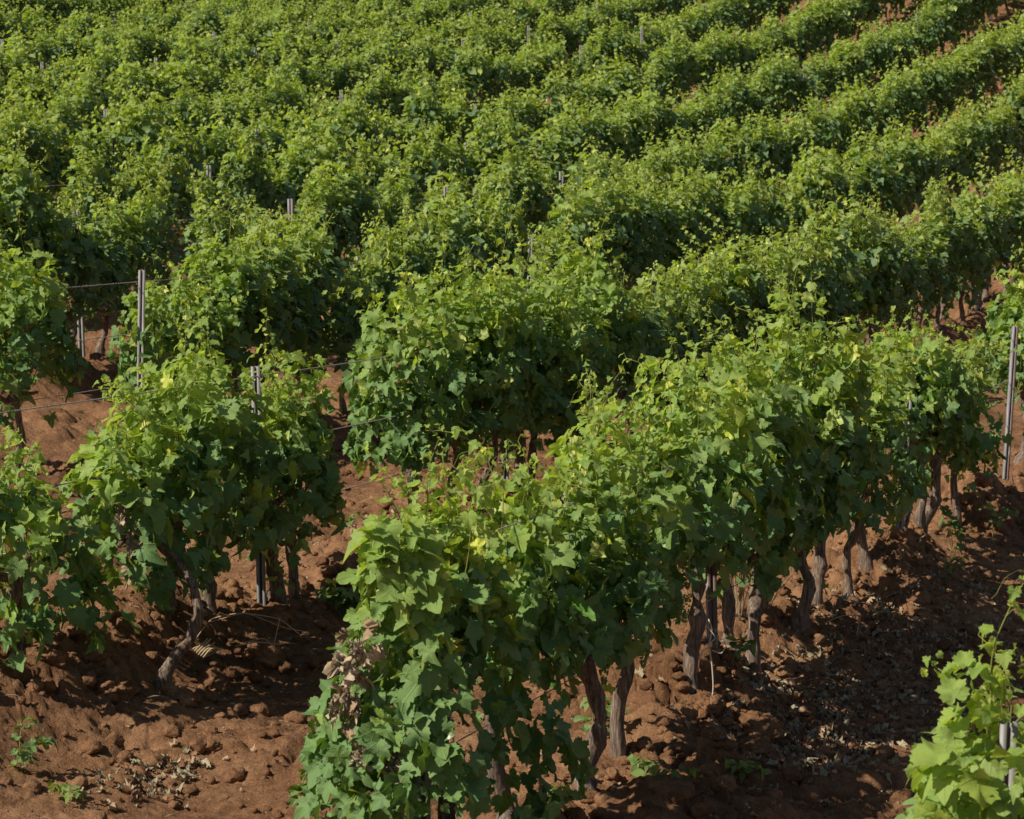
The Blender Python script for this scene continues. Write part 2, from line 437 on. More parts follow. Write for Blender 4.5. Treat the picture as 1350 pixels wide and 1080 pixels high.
# ------------------------------------------------------------------ the grapevine
def vine_parts(rng, lod, top=1.75, bot=.6, half=.46, thick=.34, dens=1.0, lean=(0, 0), bare=.0,
               trunk=None, spikes=3, yo=0.0, low_side=0.0, flare=0.0, cap=None, spk=1.0):
    """meshes in local space: x along the row, y across it, z up, origin where the trunk meets the soil"""
    G = Geo(); ST = Geo(); TR = Geo()
    ph = rng.uniform(0, 6.3, 8); pk = rng.uniform(-.3, .3) * half
    def bulge(x, z, s):
        return 1 + .26 * np.sin(x * 7 + ph[0] + s) * np.sin(z * 5 + ph[1]) + .2 * np.sin(x * 13 + ph[2]) * np.sin(z * 11 + ph[3] + s)
    def crest(x):
        return top * (1.01 + .06 * np.sin(x * 6 + ph[4]) + .05 * np.sin(x * 15 + ph[5]) - (.40 if lod == 0 else .2) * np.clip(np.abs(x - pk) / half, 0, 1.6) ** 2)
    H = top - bot
    # trunk and cordon arms
    head = np.array([0, 0, max(.56, min(bot + .06, .7))])
    if trunk is None:
        b0 = np.array([rng.normal(0, .05), rng.normal(0, .05), -.08])
        n = 12 if lod < 2 else 5
        P = curve_pts(b0, head, n, 0, rng, .024 if lod < 2 else .018)
        if lod < 2:
            P[1:-1] = (P[:-2] + P[1:-1] + P[2:]) / 3
    else:
        P = np.array(trunk, float)
        t = np.linspace(0, len(P) - 1, 14); P = np.stack([np.interp(t, np.arange(len(P)), P[:, i]) for i in range(3)], 1)
        P[1:-1] = (P[:-2] + 2 * P[1:-1] + P[2:]) / 4
        P[1:-1] += rng.normal(0, .006, (len(P) - 2, 3)); head = P[-1]
    rt = rng.uniform(.034, .050) * (1 if trunk is None or len(trunk) < 6 else .72)
    t = np.linspace(0, 1, len(P))
    R = rt * (1.10 - .36 * t + .45 * np.exp(-(t / .14) ** 2) + .35 * np.exp(-((t - 1) / .12) ** 2)) * (1 + (.13 if lod < 2 else 0) * rng.normal(0, 1, len(P)))
    tube(TR, P, R, 10 if lod == 0 else 6 if lod == 1 else 5, rng, .11)
    if lod < 2:
        for s in (-1, 1):
            e = head + np.array([s * rng.uniform(.28, .4), rng.normal(0, .03), rng.uniform(.0, .07)])
            tube(TR, curve_pts(head - [0, 0, .03], e, 6, -.03, rng, .01), np.linspace(rt * .75, .011, 6), 6, rng, .1)
    # shoots
    pos, nrm, tip, siz, age_light = [], [], [], [], []
    ns = int((15 if lod < 2 else 11) * dens)
    spike_ids = set(rng.choice(ns, min(ns, spikes), replace=False))
    for i in range(ns):
        x0 = rng.uniform(-half, half) * .95
        sp = i in spike_ids
        hl = (crest(x0) + lean[1] * 0 - .68) * (rng.uniform(1.08, 1.27) * spk if sp else rng.uniform(.72, 1.0)) + (.08 if sp else 0)
        m = max(5, int(hl / .066)) + (0 if sp else rng.integers(0, 8))
        side = rng.choice([-1, 1])
        outw = np.abs(rng.normal(0, .10)) * side * (.4 if sp else 1)
        p = np.array([x0, yo, .66]); d = unit(np.array([rng.normal(0, .16), outw * 2.2, 1.0]))
        pts = [p.copy()]
        for j in range(m):
            zr = (p[2] - .66) / max(.3, (top - .66))
            if zr > .86 and not sp:      # over the top wire: arch outwards and hang
                d = d + np.array([rng.normal(0, .12), side * (.17 if lod == 0 else .10), -.20])
            elif sp and zr > 1.0:
                d = d + np.array([rng.normal(0, .12), rng.normal(0, .12), -.03])
            else:
                d = d + np.array([rng.normal(0, .07), -p[1] * .25 + rng.normal(0, .07) + yo * .2, .05])
            d = unit(d); p = p + d * (.066 if lod < 2 else .075); pts.append(p.copy())
        pts = np.array(pts)
        fr = np.linspace(0, 1, len(pts))
        if lod == 0: tube(ST, pts, .0042 - .0026 * fr, 5)
        elif lod == 1: tube(ST, pts[len(pts) // 2::2], .003, 3)
        for j in range(2, len(pts)):
            f = fr[j]; dd = pts[j] - pts[j - 1]
            a = (j % 2) * math.pi + rng.normal(0, .5) + i
            o = unit(np.array([math.cos(a), math.sin(a), .35]) + np.array([0, .5 * np.sign(pts[j][1] - yo + .001), 0]))
            s = (rng.uniform(.085, .13) if f < .55 else rng.uniform(.078, .11) * (1.62 - f * 1.12)) * (1.0 if lod < 2 else 1.12)
            if f > .93: s = rng.uniform(.026, .045)
            pl = s * .55
            q = pts[j] + o * pl + np.array([0, 0, .02])
            pos.append(q)
            nrm.append(unit(np.array([o[0] * .5, o[1] * .7, .75]) + rng.normal(0, .33, 3)))
            tip.append(o * .8 + np.array([0, 0, -.55]) + rng.normal(0, .25, 3)); siz.append(s)
            zr = (pts[j][2] - bot) / H
            age_light.append(.06 + .5 * sm(.35, .9, f) * sm(.3 if lod == 0 else .6, .9, zr) + .6 * sm(.62 if lod == 0 else .75, 1.0, zr) + rng.normal(0, .14))  # youth towards the tip; the height term paints crest light into the colour
            if lod == 0:
                tube(ST, curve_pts(pts[j], q, 3, -.006), [.0018, .0014, .0012], 3, cap=False)
        for q in range(7 if lod < 2 else 3):      # pale unfolding leaves at the growing tip
            c = pts[-1 - rng.integers(0, 3)] + rng.normal(0, .016, 3)
            pos.append(c); nrm.append(unit(rng.normal(0, .7, 3) + np.array([0, 0, .6]))); tip.append(rng.normal(0, 1, 3))
            siz.append(rng.uniform(.016, .036) * (1 if lod < 2 else 1.8)); age_light.append(1.0)
        if lod == 0 and rng.random() < (.9 if sp else .5):  # tendril
            c = pts[-2]; t = np.linspace(0, 1, 9)
            a0 = rng.uniform(0, 6.3); L = rng.uniform(.06, .14)
            T = c[None] + np.stack([np.cos(a0) * t * L + .012 * np.sin(t * 9), np.sin(a0) * t * L, .04 * np.sin(t * 5) + .012 * np.cos(t * 9)], 1)
            tube(ST, T, .0011, 3)
    # outer shell
    nsh = int((480 if lod == 0 else 360 if lod == 1 else 250) * dens * (H / 1.15) * (half / .46))
    nc = 30
    cx = rng.uniform(-half, half, nc); cz = rng.uniform(.02, 1, nc); cs = np.where(rng.random(nc) < .5, -1., 1.); cw = rng.uniform(.5, 1.6, nc)
    pick = rng.choice(nc, nsh, p=cw / cw.sum()); cl = rng.random(nsh) < .68
    x = np.where(cl, cx[pick] + rng.normal(0, .075, nsh), rng.uniform(-half, half, nsh))
    zt = np.clip(np.where(cl, cz[pick] + rng.normal(0, .075, nsh), rng.beta(1.3, .95, nsh)), 0, 1.02)
    s = np.where(cl, cs[pick], np.where(rng.random(nsh) < .5, -1., 1.))
    cr = crest(x) - .05
    # ragged lower edge
    bo = bot + .10 * np.sin(x * 9 + ph[6]) + .07 * np.sin(x * 21 + ph[7]) - (.35 * low_side)
    z = bo + (cr - bo) * zt
    prof = np.sqrt(np.clip(1 - ((zt - .42) / .66) ** 2, .05, 1))
    y = yo + s * thick * prof * bulge(x, z, s) * np.where(cl, 1.18 + rng.normal(0, .12, nsh), np.sqrt(rng.uniform(.2, .85, nsh)))
    y = yo + (y - yo) * (1 + flare * (.6 - zt))
    endf = np.clip((np.abs(x) / half - .7) / .3, 0, 1)
    y = yo + (y - yo) * (1 - .35 * endf)
    pos2 = np.stack([x + .04 * rng.normal(0, 1, nsh), y, z], 1)
    up = .35 + 1.1 * sm(.6, 1.0, zt)
    n2 = np.stack([rng.normal(0, .6, nsh) + x / half * .35, s * .8 * (1 - .5 * zt) + rng.normal(0, .45, nsh), up + rng.normal(0, .42, nsh)], 1)
    t2 = np.stack([rng.normal(0, .8, nsh), s * .35 + rng.normal(0, .35, nsh), -.9 + rng.normal(0, .45, nsh)], 1)
    s2 = np.clip(rng.lognormal(math.log(.092), .30, nsh), .04, .15) * (1.0 if lod < 2 else 1.25) * (1 - .22 * sm(.75, 1, zt))
    a2 = .02 + .9 * (sm(.55, .98, zt) if lod == 0 else sm(.70, 1.0, zt)) + np.abs(rng.normal(0, .10, nsh)) + .5 * (rng.random(nsh) < .07)  # rises with height: bright crest and shaded sides painted into the leaf colour
    m = int(nsh * .22); zc = rng.uniform(.72, 1.0, m); xc = rng.uniform(-half, half, m)
    pos2 = np.vstack([pos2, np.stack([xc, yo + rng.normal(0, thick * .42, m), bot + (crest(xc) - bot - .04) * zc], 1)])
    n2 = np.vstack([n2, np.stack([rng.normal(0, .6, m), rng.normal(0, .7, m), .8 + rng.normal(0, .4, m)], 1)])
    t2 = np.vstack([t2, np.stack([rng.normal(0, .8, m), rng.normal(0, .8, m), -.5 + rng.normal(0, .4, m)], 1)])
    s2 = np.concatenate([s2, rng.uniform(.05, .105, m) * (1.0 if lod < 2 else 1.12)]); a2 = np.concatenate([a2, .62 + .35 * sm(.75, 1, zc) + rng.normal(0, .15, m)])  # crest leaves get the young tone, also as painted light
    if cap:
        sx, m = cap
        zc = rng.uniform(0, 1, m) ** .9; w_ = thick * (1.05 + flare * (.6 - zc)) * np.sqrt(np.clip(1 - ((zc - .42) / .66) ** 2, .1, 1))
        yc = rng.uniform(-1, 1, m); xc = sx * (half * .9 + .16 * np.sqrt(1 - yc ** 2) * (1 + .5 * np.sin(zc * 9 + ph[0])) + rng.normal(0, .03, m))
        pos2 = np.vstack([pos2, np.stack([xc, yo + yc * w_, bot + (top - .06 - bot) * zc], 1)])
        n2 = np.vstack([n2, np.stack([sx * .5 + rng.normal(0, .7, m), yc * .5 + rng.normal(0, .6, m), .45 + 1.0 * sm(.6, 1, zc) + rng.normal(0, .4, m)], 1)])
        t2 = np.vstack([t2, np.stack([sx * .3 + rng.normal(0, .3, m), yc * .3 + rng.normal(0, .5, m), -1 + rng.normal(0, .3, m)], 1)])
        s2 = np.concatenate([s2, np.clip(rng.lognormal(math.log(.092), .30, m), .04, .15)]); a2 = np.concatenate([a2, .10 + .6 * sm(.5, 1, zc) + np.abs(rng.normal(0, .1, m))])
    pos = np.vstack([np.array(pos), pos2]); nrm = np.vstack([np.array(nrm), n2]); tip = np.vstack([np.array(tip), t2])
    siz = np.concatenate([siz, s2]); age_light = np.concatenate([age_light, a2])
    if lean != (0, 0):
        k = np.clip((pos[:, 2] - .5), -1, 2)[:, None]
        pos = pos + k * np.array([[lean[0], lean[1], 0]])
    # the petiole joint sits above the blade centre
    add_leaves(G, pos, nrm, tip, siz, age_light, rng, lod)
    return TR, G, ST


_cache = {}
def shared_vine(lod, idx, kind):
    key = (lod, idx, kind)
    if key not in _cache:
        rng = np.random.default_rng(1000 * lod + 17 * idx + {'full': 1, 'low': 2}[kind])
        kw = dict(bot=.5 if lod == 1 else .42, top=rng.uniform(1.62, 1.92), thick=rng.uniform(.17, .27), half=rng.uniform(.40, .48), spikes=int(rng.integers(1, 4)))
        if kind == 'low': kw.update(top=1.2, spikes=1, dens=.7)
        TR, G, ST = vine_parts(rng, lod, **kw)
        _cache[key] = (TR.mesh('trunk', M_BARK), G.mesh('foliage', M_LEAF if lod == 0 else M_LEAF_FAR, attrs=True),
                       ST.mesh('shoots', M_STEM) if ST.n else None, G, TR)
    return _cache[key]


ORD = ['', 'first', 'second', 'third', 'fourth', 'fifth', 'sixth', 'seventh', 'eighth', 'ninth', 'tenth', 'eleventh', 'twelfth', 'thirteenth',
       'fourteenth', 'fifteenth', 'sixteenth', 'seventeenth', 'eighteenth', 'nineteenth', 'twentieth']
TENS = {2: 'twenty', 3: 'thirty', 4: 'forty', 5: 'fifty', 6: 'sixty', 7: 'seventy'}
def ordinal(n):
    if n <= 20: return ORD[n]
    if n % 10 == 0: return TENS[n // 10].replace('ty', 'tieth')
    return TENS[n // 10] + '-' + ORD[n % 10]
ROWN = {-1: 'the nearest row, in the bottom right corner', 0: 'the front row', 1: 'the second row', 2: 'the third row', 3: 'the fourth row', 4: 'the fifth row',
        5: 'the sixth row', 6: 'the seventh row', 7: 'the eighth row', 8: 'the ninth row', 9: 'the tenth row', 10: 'the eleventh row', 11: 'the twelfth row', 12: 'the thirteenth row', 13: 'the fourteenth row'}

# ---- hand-placed vines of the rows nearest the camera (u along the row, dv off its line)
# u, dv, kwargs, label
NEAR = {
 -1: [(7.55, .0, dict(top=1.64, half=.50, thick=0.22, bot=.4, spikes=2, cap=(-1, 170)), 'leafy grapevine around a post top, cut by the bottom right corner'),
      (8.75, .0, dict(top=1.7, spk=.92, half=.55, thick=0.32, spikes=3), 'grapevine beyond the right edge with bright leaves reaching into the photo')],
 0: [(8.78, .0, dict(top=1.54, bot=-.05, half=.36, thick=0.26, dens=1.15, spikes=4, spk=1.1, flare=1.35, cap=(-1, 400)), 'first grapevine of the front row, wrapping its end post and hanging to the soil'),
     (9.72, .10, dict(top=1.60, bot=0.78, half=0.34, thick=0.23, spikes=3), 'grapevine with curved trunk, second from the end post of the front row'),
     (10.50, -.03, dict(top=1.84, spk=1.15, bot=0.76, half=0.36, thick=0.25, spikes=4), 'grapevine with tall bright shoot tips above straight trunk at bottom centre'),
     (11.20, .0, dict(top=1.76, bot=0.74, half=0.38, thick=0.26, spikes=4), 'front row grapevine with slim trunk right of the two bottom centre trunks'),
     (12.33, -.02, dict(top=1.76, bot=0.69, half=.48, thick=0.30, spikes=4, trunk=[(-.02, 0, -.08), (0, .0, .15), (.05, -.02, .35), (.10, 0, .6), (.12, 0, .72)]), 'thick-trunked grapevine with pale twine tied to it, beside the front row post'),
     (13.15, .03, dict(top=1.86, bot=0.71, half=.44, thick=0.29, spikes=4), 'dark-trunked grapevine directly right of the post in the front row'),
     (13.85, .04, dict(top=1.92, bot=0.71, half=.42, thick=0.27, spikes=4, trunk=[(0, 0, -.08), (.02, 0, .12), (-.02, 0, .3), (.1, 0, .5), (.16, 0, .66)]), 'grapevine with leaning trunk beside the tuft of dry straw stalks'),
     (14.54, -.04, dict(top=1.98, spk=1.1, bot=0.75, half=.42, thick=0.26, spikes=5), 'front row grapevine with thin upright trunk and the tallest crown'),
     (15.25, .0, dict(top=1.84, spk=.98, bot=0.73, half=.42, thick=0.27, spikes=4), 'front row grapevine with pale thick trunk in sunlight'),
     (16.22, -.04, dict(top=1.72, spk=.98, bot=0.73, half=.46, thick=0.29, spikes=5), 'front row grapevine with rough grey trunk left of the dark steel post'),
     (16.88, .10, dict(top=1.58, spk=.98, bot=0.86, half=.42, thick=0.27, spikes=4), 'front row grapevine just before the dark steel post, trunk half hidden'),
     (17.90, .0, dict(top=1.50, spk=.98, bot=0.84, half=.42, thick=0.27, spikes=4), 'front row grapevine with twisted trunk just right of the dark steel post'),
     (18.30, .0, dict(top=1.48, spk=.98, bot=0.75, half=.40, thick=0.26, spikes=3), 'front row grapevine with gnarled knobbly trunk, next to the twisted one'),
     (19.04, .0, dict(top=1.54, spk=.98, bot=0.71, half=.44, thick=0.27, spikes=4), 'front row grapevine with leaning trunk beside the green weeds'),
     (19.85, .0, dict(top=1.54, spk=.98, bot=0.64, half=.44, thick=0.26, spikes=4), 'last grapevine before the gap and free-standing post in the front row'),
     (23.2, .03, dict(top=1.7, bot=0.59, half=.5, thick=0.29, spikes=3), 'grapevine at the right edge behind the free-standing tall post'),
     (24.1, .0, dict(top=1.7, bot=0.59, half=.5, thick=0.29, spikes=3), 'grapevine at the right edge, one behind the vine by the tall post')],
 1: [(9.55, -.05, dict(top=1.10, bot=.26, half=.38, thick=0.27, spikes=1, dens=.9), 'low grapevine at the left edge with leaves near the soil, outer one'),
     (10.15, -.05, dict(top=1.10, bot=.26, half=.32, thick=0.29, spikes=1, cap=(-1, 60)), 'low grapevine at the left edge beneath bare trellis wires'),
     (11.40, -.12, dict(top=1.20, spk=1.45, bot=.32, half=.34, thick=0.26, spikes=3, dens=1.0, cap=(-1, 90), trunk=[(-.42, -.30, -.25), (-.38, -.32, -.04), (-.28, -.44, .12), (-.24, -.46, .30), (-.2, -.34, .46), (-.12, -.12, .62)]), 'grapevine with trunk bending low across lit clods, second row'),
     (11.92, .0, dict(top=1.52, bot=.54, half=.36, thick=0.29, spikes=2), 'second row grapevine with dark upright trunk behind the bent trunk'),
     (12.45, .0, dict(top=1.60, spk=1.12, bot=.56, half=.32, thick=0.29, spikes=3), 'second row grapevine with sunlit trunk under the short exposed post'),
     (13.05, -.03, dict(top=1.22, bot=.56, half=.33, thick=0.27, spikes=3, trunk=[(.12, 0, -.08), (.06, 0, .15), (0, 0, .35), (-.06, 0, .6)]), 'second row grapevine leaning left at the end of the left clump'),
     (13.42, .0, dict(top=1.60, spk=1.1, bot=.48, half=.22, thick=0.26, spikes=2), 'second row foliage clump closing the left clump before the wire gap'),
     (15.55, .05, dict(top=1.82, bot=0.68, half=.42, thick=0.29, spikes=4, cap=(-1, 110)), 'second row grapevine with stout knobbly trunk right of the wire gap'),
     (16.15, .0, dict(top=1.90, spk=1.25, bot=0.70, half=.42, thick=0.29, spikes=5), 'second row grapevine with a tall spike of shoots over its crown'),
     (16.82, .0, dict(top=1.76, bot=0.70, half=.42, thick=0.29, spikes=4), 'second row grapevine at the post hidden in foliage, centre of photo'),
     (17.45, .0, dict(top=1.76, bot=0.70, half=.42, thick=0.29, spikes=4), 'second row grapevine right after the hidden post, thin dark trunk')],
 2: [(14.35, 0, dict(top=1.62, bot=.5, half=.5, thick=0.30, spikes=2), 'third row grapevine cut by the left edge of the photo'),
     (15.30, .05, dict(top=1.72, bot=.5, half=.52, thick=0.30, spikes=4), 'third row grapevine at left edge with dark trunk, left of the wire gap'),
     (17.75, 0, dict(top=1.36, bot=.5, half=.44, thick=0.27, spikes=4, cap=(-1, 80)), 'low third row grapevine just right of the tall pale post'),
     (18.5, 0, dict(top=1.7, bot=.55, half=.46, thick=0.29, spikes=4), 'third row grapevine with raised crown right of the tall pale post')],
}
ROW_END = {-1: 9, 0: 25, 1: 43, 2: 59, 3: 71, 4: 79, 5: 78, 6: 77, 7: 77, 8: 77, 9: 77, 10: 77, 11: 76, 12: 76, 13: 76}
ROW_START = {1: 18.1, 2: 19.2, 3: 19.0, 4: 23.2, 5: 27.8, 6: 32, 7: 36.2, 8: 40.6, 9: 45, 10: 49, 11: 53, 12: 57, 13: 61}
POSTS = {
 -1: [7.32],
 0: [8.62, 12.88, 17.70, 22.18],
 1: [13.0, 17.16, 21.9, 26.66, 31.0, 35.2, 39.5],
 2: [17.14, 21.5, 25.9, 30.4, 35.68, 40.2, 44.8, 49.8, 54.3],
 3: [21.18, 25.88, 30.3, 34.7, 38.9, 43.1, 47.08, 51.5, 56, 60.44, 65],
 4: [24.78, 29.06, 33.4, 37.7, 42, 46.5, 51.2, 56.0, 60.5, 65],
 5: [31.5, 35.9, 40.3, 44.7, 49.1, 53.5, 57.9, 62.3],
 6: [32.0, 36.28, 40.6, 44.98, 49.2, 53.1, 57.22, 61.1, 65.5],
 7: [38.9, 43.3, 47.7, 52.2, 56.86, 60.8, 65.2],
 8: [43.4, 47.74, 52.0, 56.1, 60.0, 63.6],
 9: [46.44, 50.9, 55.26, 60.1, 64.4],
 10: [50.72, 55.4, 60.22, 64.8],
 11: [55.2, 59.6, 64],
}
EXPOSED = {2: [35.68], 3: [25.88, 34.7], 4: [24.78, 29.06, 56.0], 6: [36.28, 44.98, 57.22, 61.1], 8: [43.4, 47.74, 52.0, 56.1], 9: [46.44, 55.26], 7: [56.86, 60.8], 5: [44.7]}
GAPS = {3: [20.2]}

rng0 = np.random.default_rng(77)
cands = []      # every vine: (visible size, row, u, dv, kind, spec)
for k, lst in NEAR.items():
    for (u, dv, kw, lab) in lst:
        cands.append([k, u, dv, 'near', kw, lab])
for k, st in ROW_START.items():
    u = st - .4
    while u < ROW_END[k]:
        kind = 'full'
        for e in EXPOSED.get(k, []):
            if abs(u - e) < .55: kind = 'low'
        skip = rng0.random() < .025
        if not skip:
            cands.append([k, u, rng0.normal(0, .03), kind, None, None])
        u += rng0.uniform(.66, .92)
VIS = []
for c in cands:
    x, y, D = project(c[1], row_v(c[0], c[1]) + c[2], 1.5)
    inside = (-30 < x < 1380) and (-8 < y < 1150)
    c += [x, y, D, inside]
order = sorted([c for c in cands if c[9]], key=lambda c: c[8])
indiv = set(id(c) for c in order[:300])

counts = {}
stuff_leaf = Geo(); stuff_trunk = Geo()
near_objs = {}
for k in sorted(set(c[0] for c in cands)):
    row = sorted([c for c in cands if c[0] == k], key=lambda c: c[1])
    nvis = 0
    for c in row:
        _, u, dv, kind, kw, lab, x, y, D, inside = c
        v = row_v(k, u) + dv
        rs = np.random.default_rng(int(u * 1000) + 7919 * (k + 2))
        if kind == 'near' or (id(c) in indiv and D < 20.5):
            TR, G, ST = vine_parts(rs, 0, **(kw or dict(top=rs.uniform(1.68, 1.86), spikes=4, thick=.29)))
            mt, mf, ms = TR.mesh('trunk', M_BARK), G.mesh('foliage', M_LEAF, attrs=True), ST.mesh('shoots', M_STEM)
            sc = (1, 1, 1); flip = 0
        else:
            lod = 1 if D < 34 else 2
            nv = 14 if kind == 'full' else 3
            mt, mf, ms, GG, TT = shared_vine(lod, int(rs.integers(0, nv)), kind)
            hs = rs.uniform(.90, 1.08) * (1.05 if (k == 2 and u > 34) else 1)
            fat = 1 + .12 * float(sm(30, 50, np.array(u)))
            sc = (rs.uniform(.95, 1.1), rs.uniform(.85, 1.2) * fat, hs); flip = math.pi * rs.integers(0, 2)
        p = world(u, v, -.01)
        if inside: nvis += 1
        if id(c) in indiv or (kind == 'near' and inside):
            if lab is None:
                look = 'low' if kind == 'low' else ('tall-crowned' if sc[2] > 1.04 else 'shorter' if sc[2] < .97 else 'leafy')
                lab = '%s green grapevine in %s, %s vine from the left edge' % (look, ROWN[k], ordinal(nvis))
            t = thing('grapevine', p, ROWROT + flip, lab, 'grapevine', 'grapevines growing in trellised rows')
            t.scale = sc
            obj('trunk', mt, t); obj('foliage', mf, t)
            if ms is not None: obj('shoots', ms, t)
            near_objs[(k, round(u, 2))] = t
        else:
            if kind == 'near': continue
            a = ROWROT + flip; ca, sa = math.cos(a), math.sin(a)
            for src, dst in ((GG, stuff_leaf), (TT, stuff_trunk)):
                V = np.concatenate(src.v) * np.array(sc); V = np.stack([V[:, 0] * ca - V[:, 1] * sa + p.x, V[:, 0] * sa + V[:, 1] * ca + p.y, V[:, 2] + p.z], 1)
                dst.add(V, src.f, np.concatenate(src.a), np.concatenate(src.b))

# the far rows: leaves and trunks of all remaining vines in one object
nl = sum(len(f) for f in stuff_leaf.f)
for V, a, b in zip(stuff_trunk.v, stuff_trunk.a, stuff_trunk.b): pass
base = stuff_leaf.n
for f in stuff_trunk.f: stuff_leaf.f.append(f + base)
stuff_leaf.v += stuff_trunk.v; stuff_leaf.a += stuff_trunk.a; stuff_leaf.b += stuff_trunk.b; stuff_leaf.n += stuff_trunk.n
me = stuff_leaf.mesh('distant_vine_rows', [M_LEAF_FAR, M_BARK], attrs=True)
mi = np.zeros(len(me.polygons), np.int32); mi[nl:] = 1
me.polygons.foreach_set('material_index', mi)
tag(obj('distant_vine_rows', me), 'mass of green vine rows on the upper slope at the top of the photo', 'vineyard', kind='stuff')

# ------------------------------------------------------------------ grape bunches and withered leaves
def bunch_mesh(seed):
    g = Geo(); r = np.random.default_rng(seed)
    ico = [(0, 0, 1), (.89, 0, .45), (.28, .85, .45), (-.72, .53, .45), (-.72, -.53, .45), (.28, -.85, .45), (.72, .53, -.45), (-.28, .85, -.45), (-.89, 0, -.45), (-.28, -.85, -.45), (.72, -.53, -.45), (0, 0, -1)]
    F = np.array([(0, 1, 2), (0, 2, 3), (0, 3, 4), (0, 4, 5), (0, 5, 1), (1, 6, 2), (2, 7, 3), (3, 8, 4), (4, 9, 5), (5, 10, 1), (6, 7, 2), (7, 8, 3), (8, 9, 4), (9, 10, 5), (10, 6, 1), (11, 7, 6), (11, 8, 7), (11, 9, 8), (11, 10, 9), (11, 6, 10)])
    for i in range(70):
        t = r.uniform(0, 1); rad_ = .034 * (1 - t * .75)
        a = r.uniform(0, 6.3)
        c = np.array([math.cos(a) * rad_, math.sin(a) * rad_, -t * .15])
        g.add(c + np.array(ico) * r.uniform(.0055, .0078), [F])
    return g.mesh('grape_bunch', M_GRAPE)
BM = [bunch_mesh(i) for i in range(4)]
BUN = {(0, 9.72): [(.10, -.30, .60), (.22, -.28, .68)], (0, 10.5): [(-.28, -.27, .60), (.2, -.30, .58), (.33, -.26, .62)], (0, 11.2): [(.1, -.32, .66), (.32, -.3, .8), (.4, -.26, .6)],
       (0, 12.33): [(-.3, -.3, .82), (-.2, -.3, .74)], (0, 13.85): [(.1, -.3, .7)], (0, 15.25): [(-.2, -.32, .78), (.15, -.3, .7)], (0, 16.22): [(-.2, -.3, .72), (.1, -.32, .68)],
       (0, 19.04): [(-.1, -.3, .66)], (1, 11.92): [(-.1, -.33, .5), (.15, -.36, .55)]}
for key, lst in BUN.items():
    t = near_objs.get(key)
    if t is None: continue
    for i, q in enumerate(lst):
        b = obj('grape_bunch', BM[i % 4], t, (q[0], q[1] + .06, q[2] + (.2 if key[0] == 0 else .08)), i * 1.7)

def withered(t, spots, seed, label):
    r = np.random.default_rng(seed); g = Geo()
    for (x, y, z, n, sx, sz) in spots:
        pos = np.stack([r.normal(x, sx, n), r.normal(y, .05, n), r.normal(z, sz, n)], 1)
        nr = np.stack([r.normal(-.3, .6, n), r.normal(-.7, .5, n), r.normal(.2, .5, n)], 1)
        tp = np.stack([r.normal(0, .3, n), r.normal(0, .3, n), -np.ones(n)], 1)
        add_leaves(g, pos, nr, tp, r.uniform(.06, .11, n), r.uniform(0, 1, n), r, 0, crumple=.55)
    # bias tint to pale tan
    for a in g.a: a[:, 1] = .36 + .62 * (a[:, 1])
    for a in g.a: a[:, 1] = np.where(a[:, 1] > .56, .9 + .1 * a[:, 1], a[:, 1])
    o = obj('withered_leaves', g.mesh('withered_leaves', M_LITTER, attrs=True), t); o['label'] = label
withered(near_objs[(0, 8.78)], [(-.52, .10, 1.0, 8, .03, .05), (-.54, .13, .84, 13, .03, .08), (-.54, .13, .64, 10, .03, .08), (-.52, -.06, .5, 5, .03, .05)], 5, 'pale withered leaves hanging in the foliage')
withered(near_objs[(1, 11.4)], [(-.42, -.12, .80, 6, .02, .04), (-.43, -.14, .66, 8, .02, .05), (-.42, -.16, .52, 5, .02, .04)], 6, 'pale withered leaves hanging in the foliage')

# ------------------------------------------------------------------ posts
def post_mesh():
    # folded sheet profile, 3 mm steel
    path = [(-.015, .020), (-.026, .020), (-.026, -.016), (-.009, -.016), (-.006, .010), (.006, .010), (.009, -.016), (.026, -.016), (.026, .020), (.015, .020)]
    p = np.array(path); t = np.gradient(p, axis=0); t /= np.linalg.norm(t, axis=1)[:, None]; nn = np.stack([-t[:, 1], t[:, 0]], 1) * .0018
    loop = np.vstack([p + nn, (p - nn)[::-1]]); m = len(loop)
    g = Geo(); zs = [-.3, 1.65]
    V = np.vstack([np.column_stack([loop, np.full(m, z)]) for z in zs])
    i = np.arange(m); j = (i + 1) % m
    F = [np.stack([i, j, m + j, m + i], 1)]
    n = len(path)
    a = np.arange(n - 1); F.append(np.stack([m + a, m + a + 1, m + 2 * n - 2 - a, m + 2 * n - 1 - a], 1))
    g.add(V, F)
    return g.mesh('post_profile', M_METAL, smooth=False)
def hook_mesh():
    g = Geo()
    t = np.linspace(0, 1, 7)
    P = np.stack([.026 + .010 * np.sin(t * 3.1), 0 * t, .022 * t], 1); tube(g, P, .002, 5)
    P2 = P.copy(); P2[:, 0] *= -1; tube(g, P2, .002, 5)
    return g.mesh('wire_hook', M_METAL)
PM, HM = post_mesh(), hook_mesh()
WIRES = [1.59, 1.16, .74]
SPECIAL = {(-1, 7.32): 'weathered steel post top among bright leaves in the bottom right corner',
           (0, 8.62): 'end post of the front row, folded steel top framed by leaves',
           (0, 12.88): 'dark steel post beside the twine-tied trunk in the front row',
           (0, 17.70): 'dark steel post with rusty side under the right part of the front row',
           (0, 22.18): 'tall free-standing steel post with rusty side near the right edge',
           (1, 13.0): 'short exposed grooved steel post above the left vine clump',
           (1, 17.16): 'steel post in the second row, buried in foliage at photo centre',
           (2, 17.14): 'tall pale grey steel post with wires standing clear on the left',
           (2, 35.68): 'rusty brown steel post standing out of the third row, right of centre'}
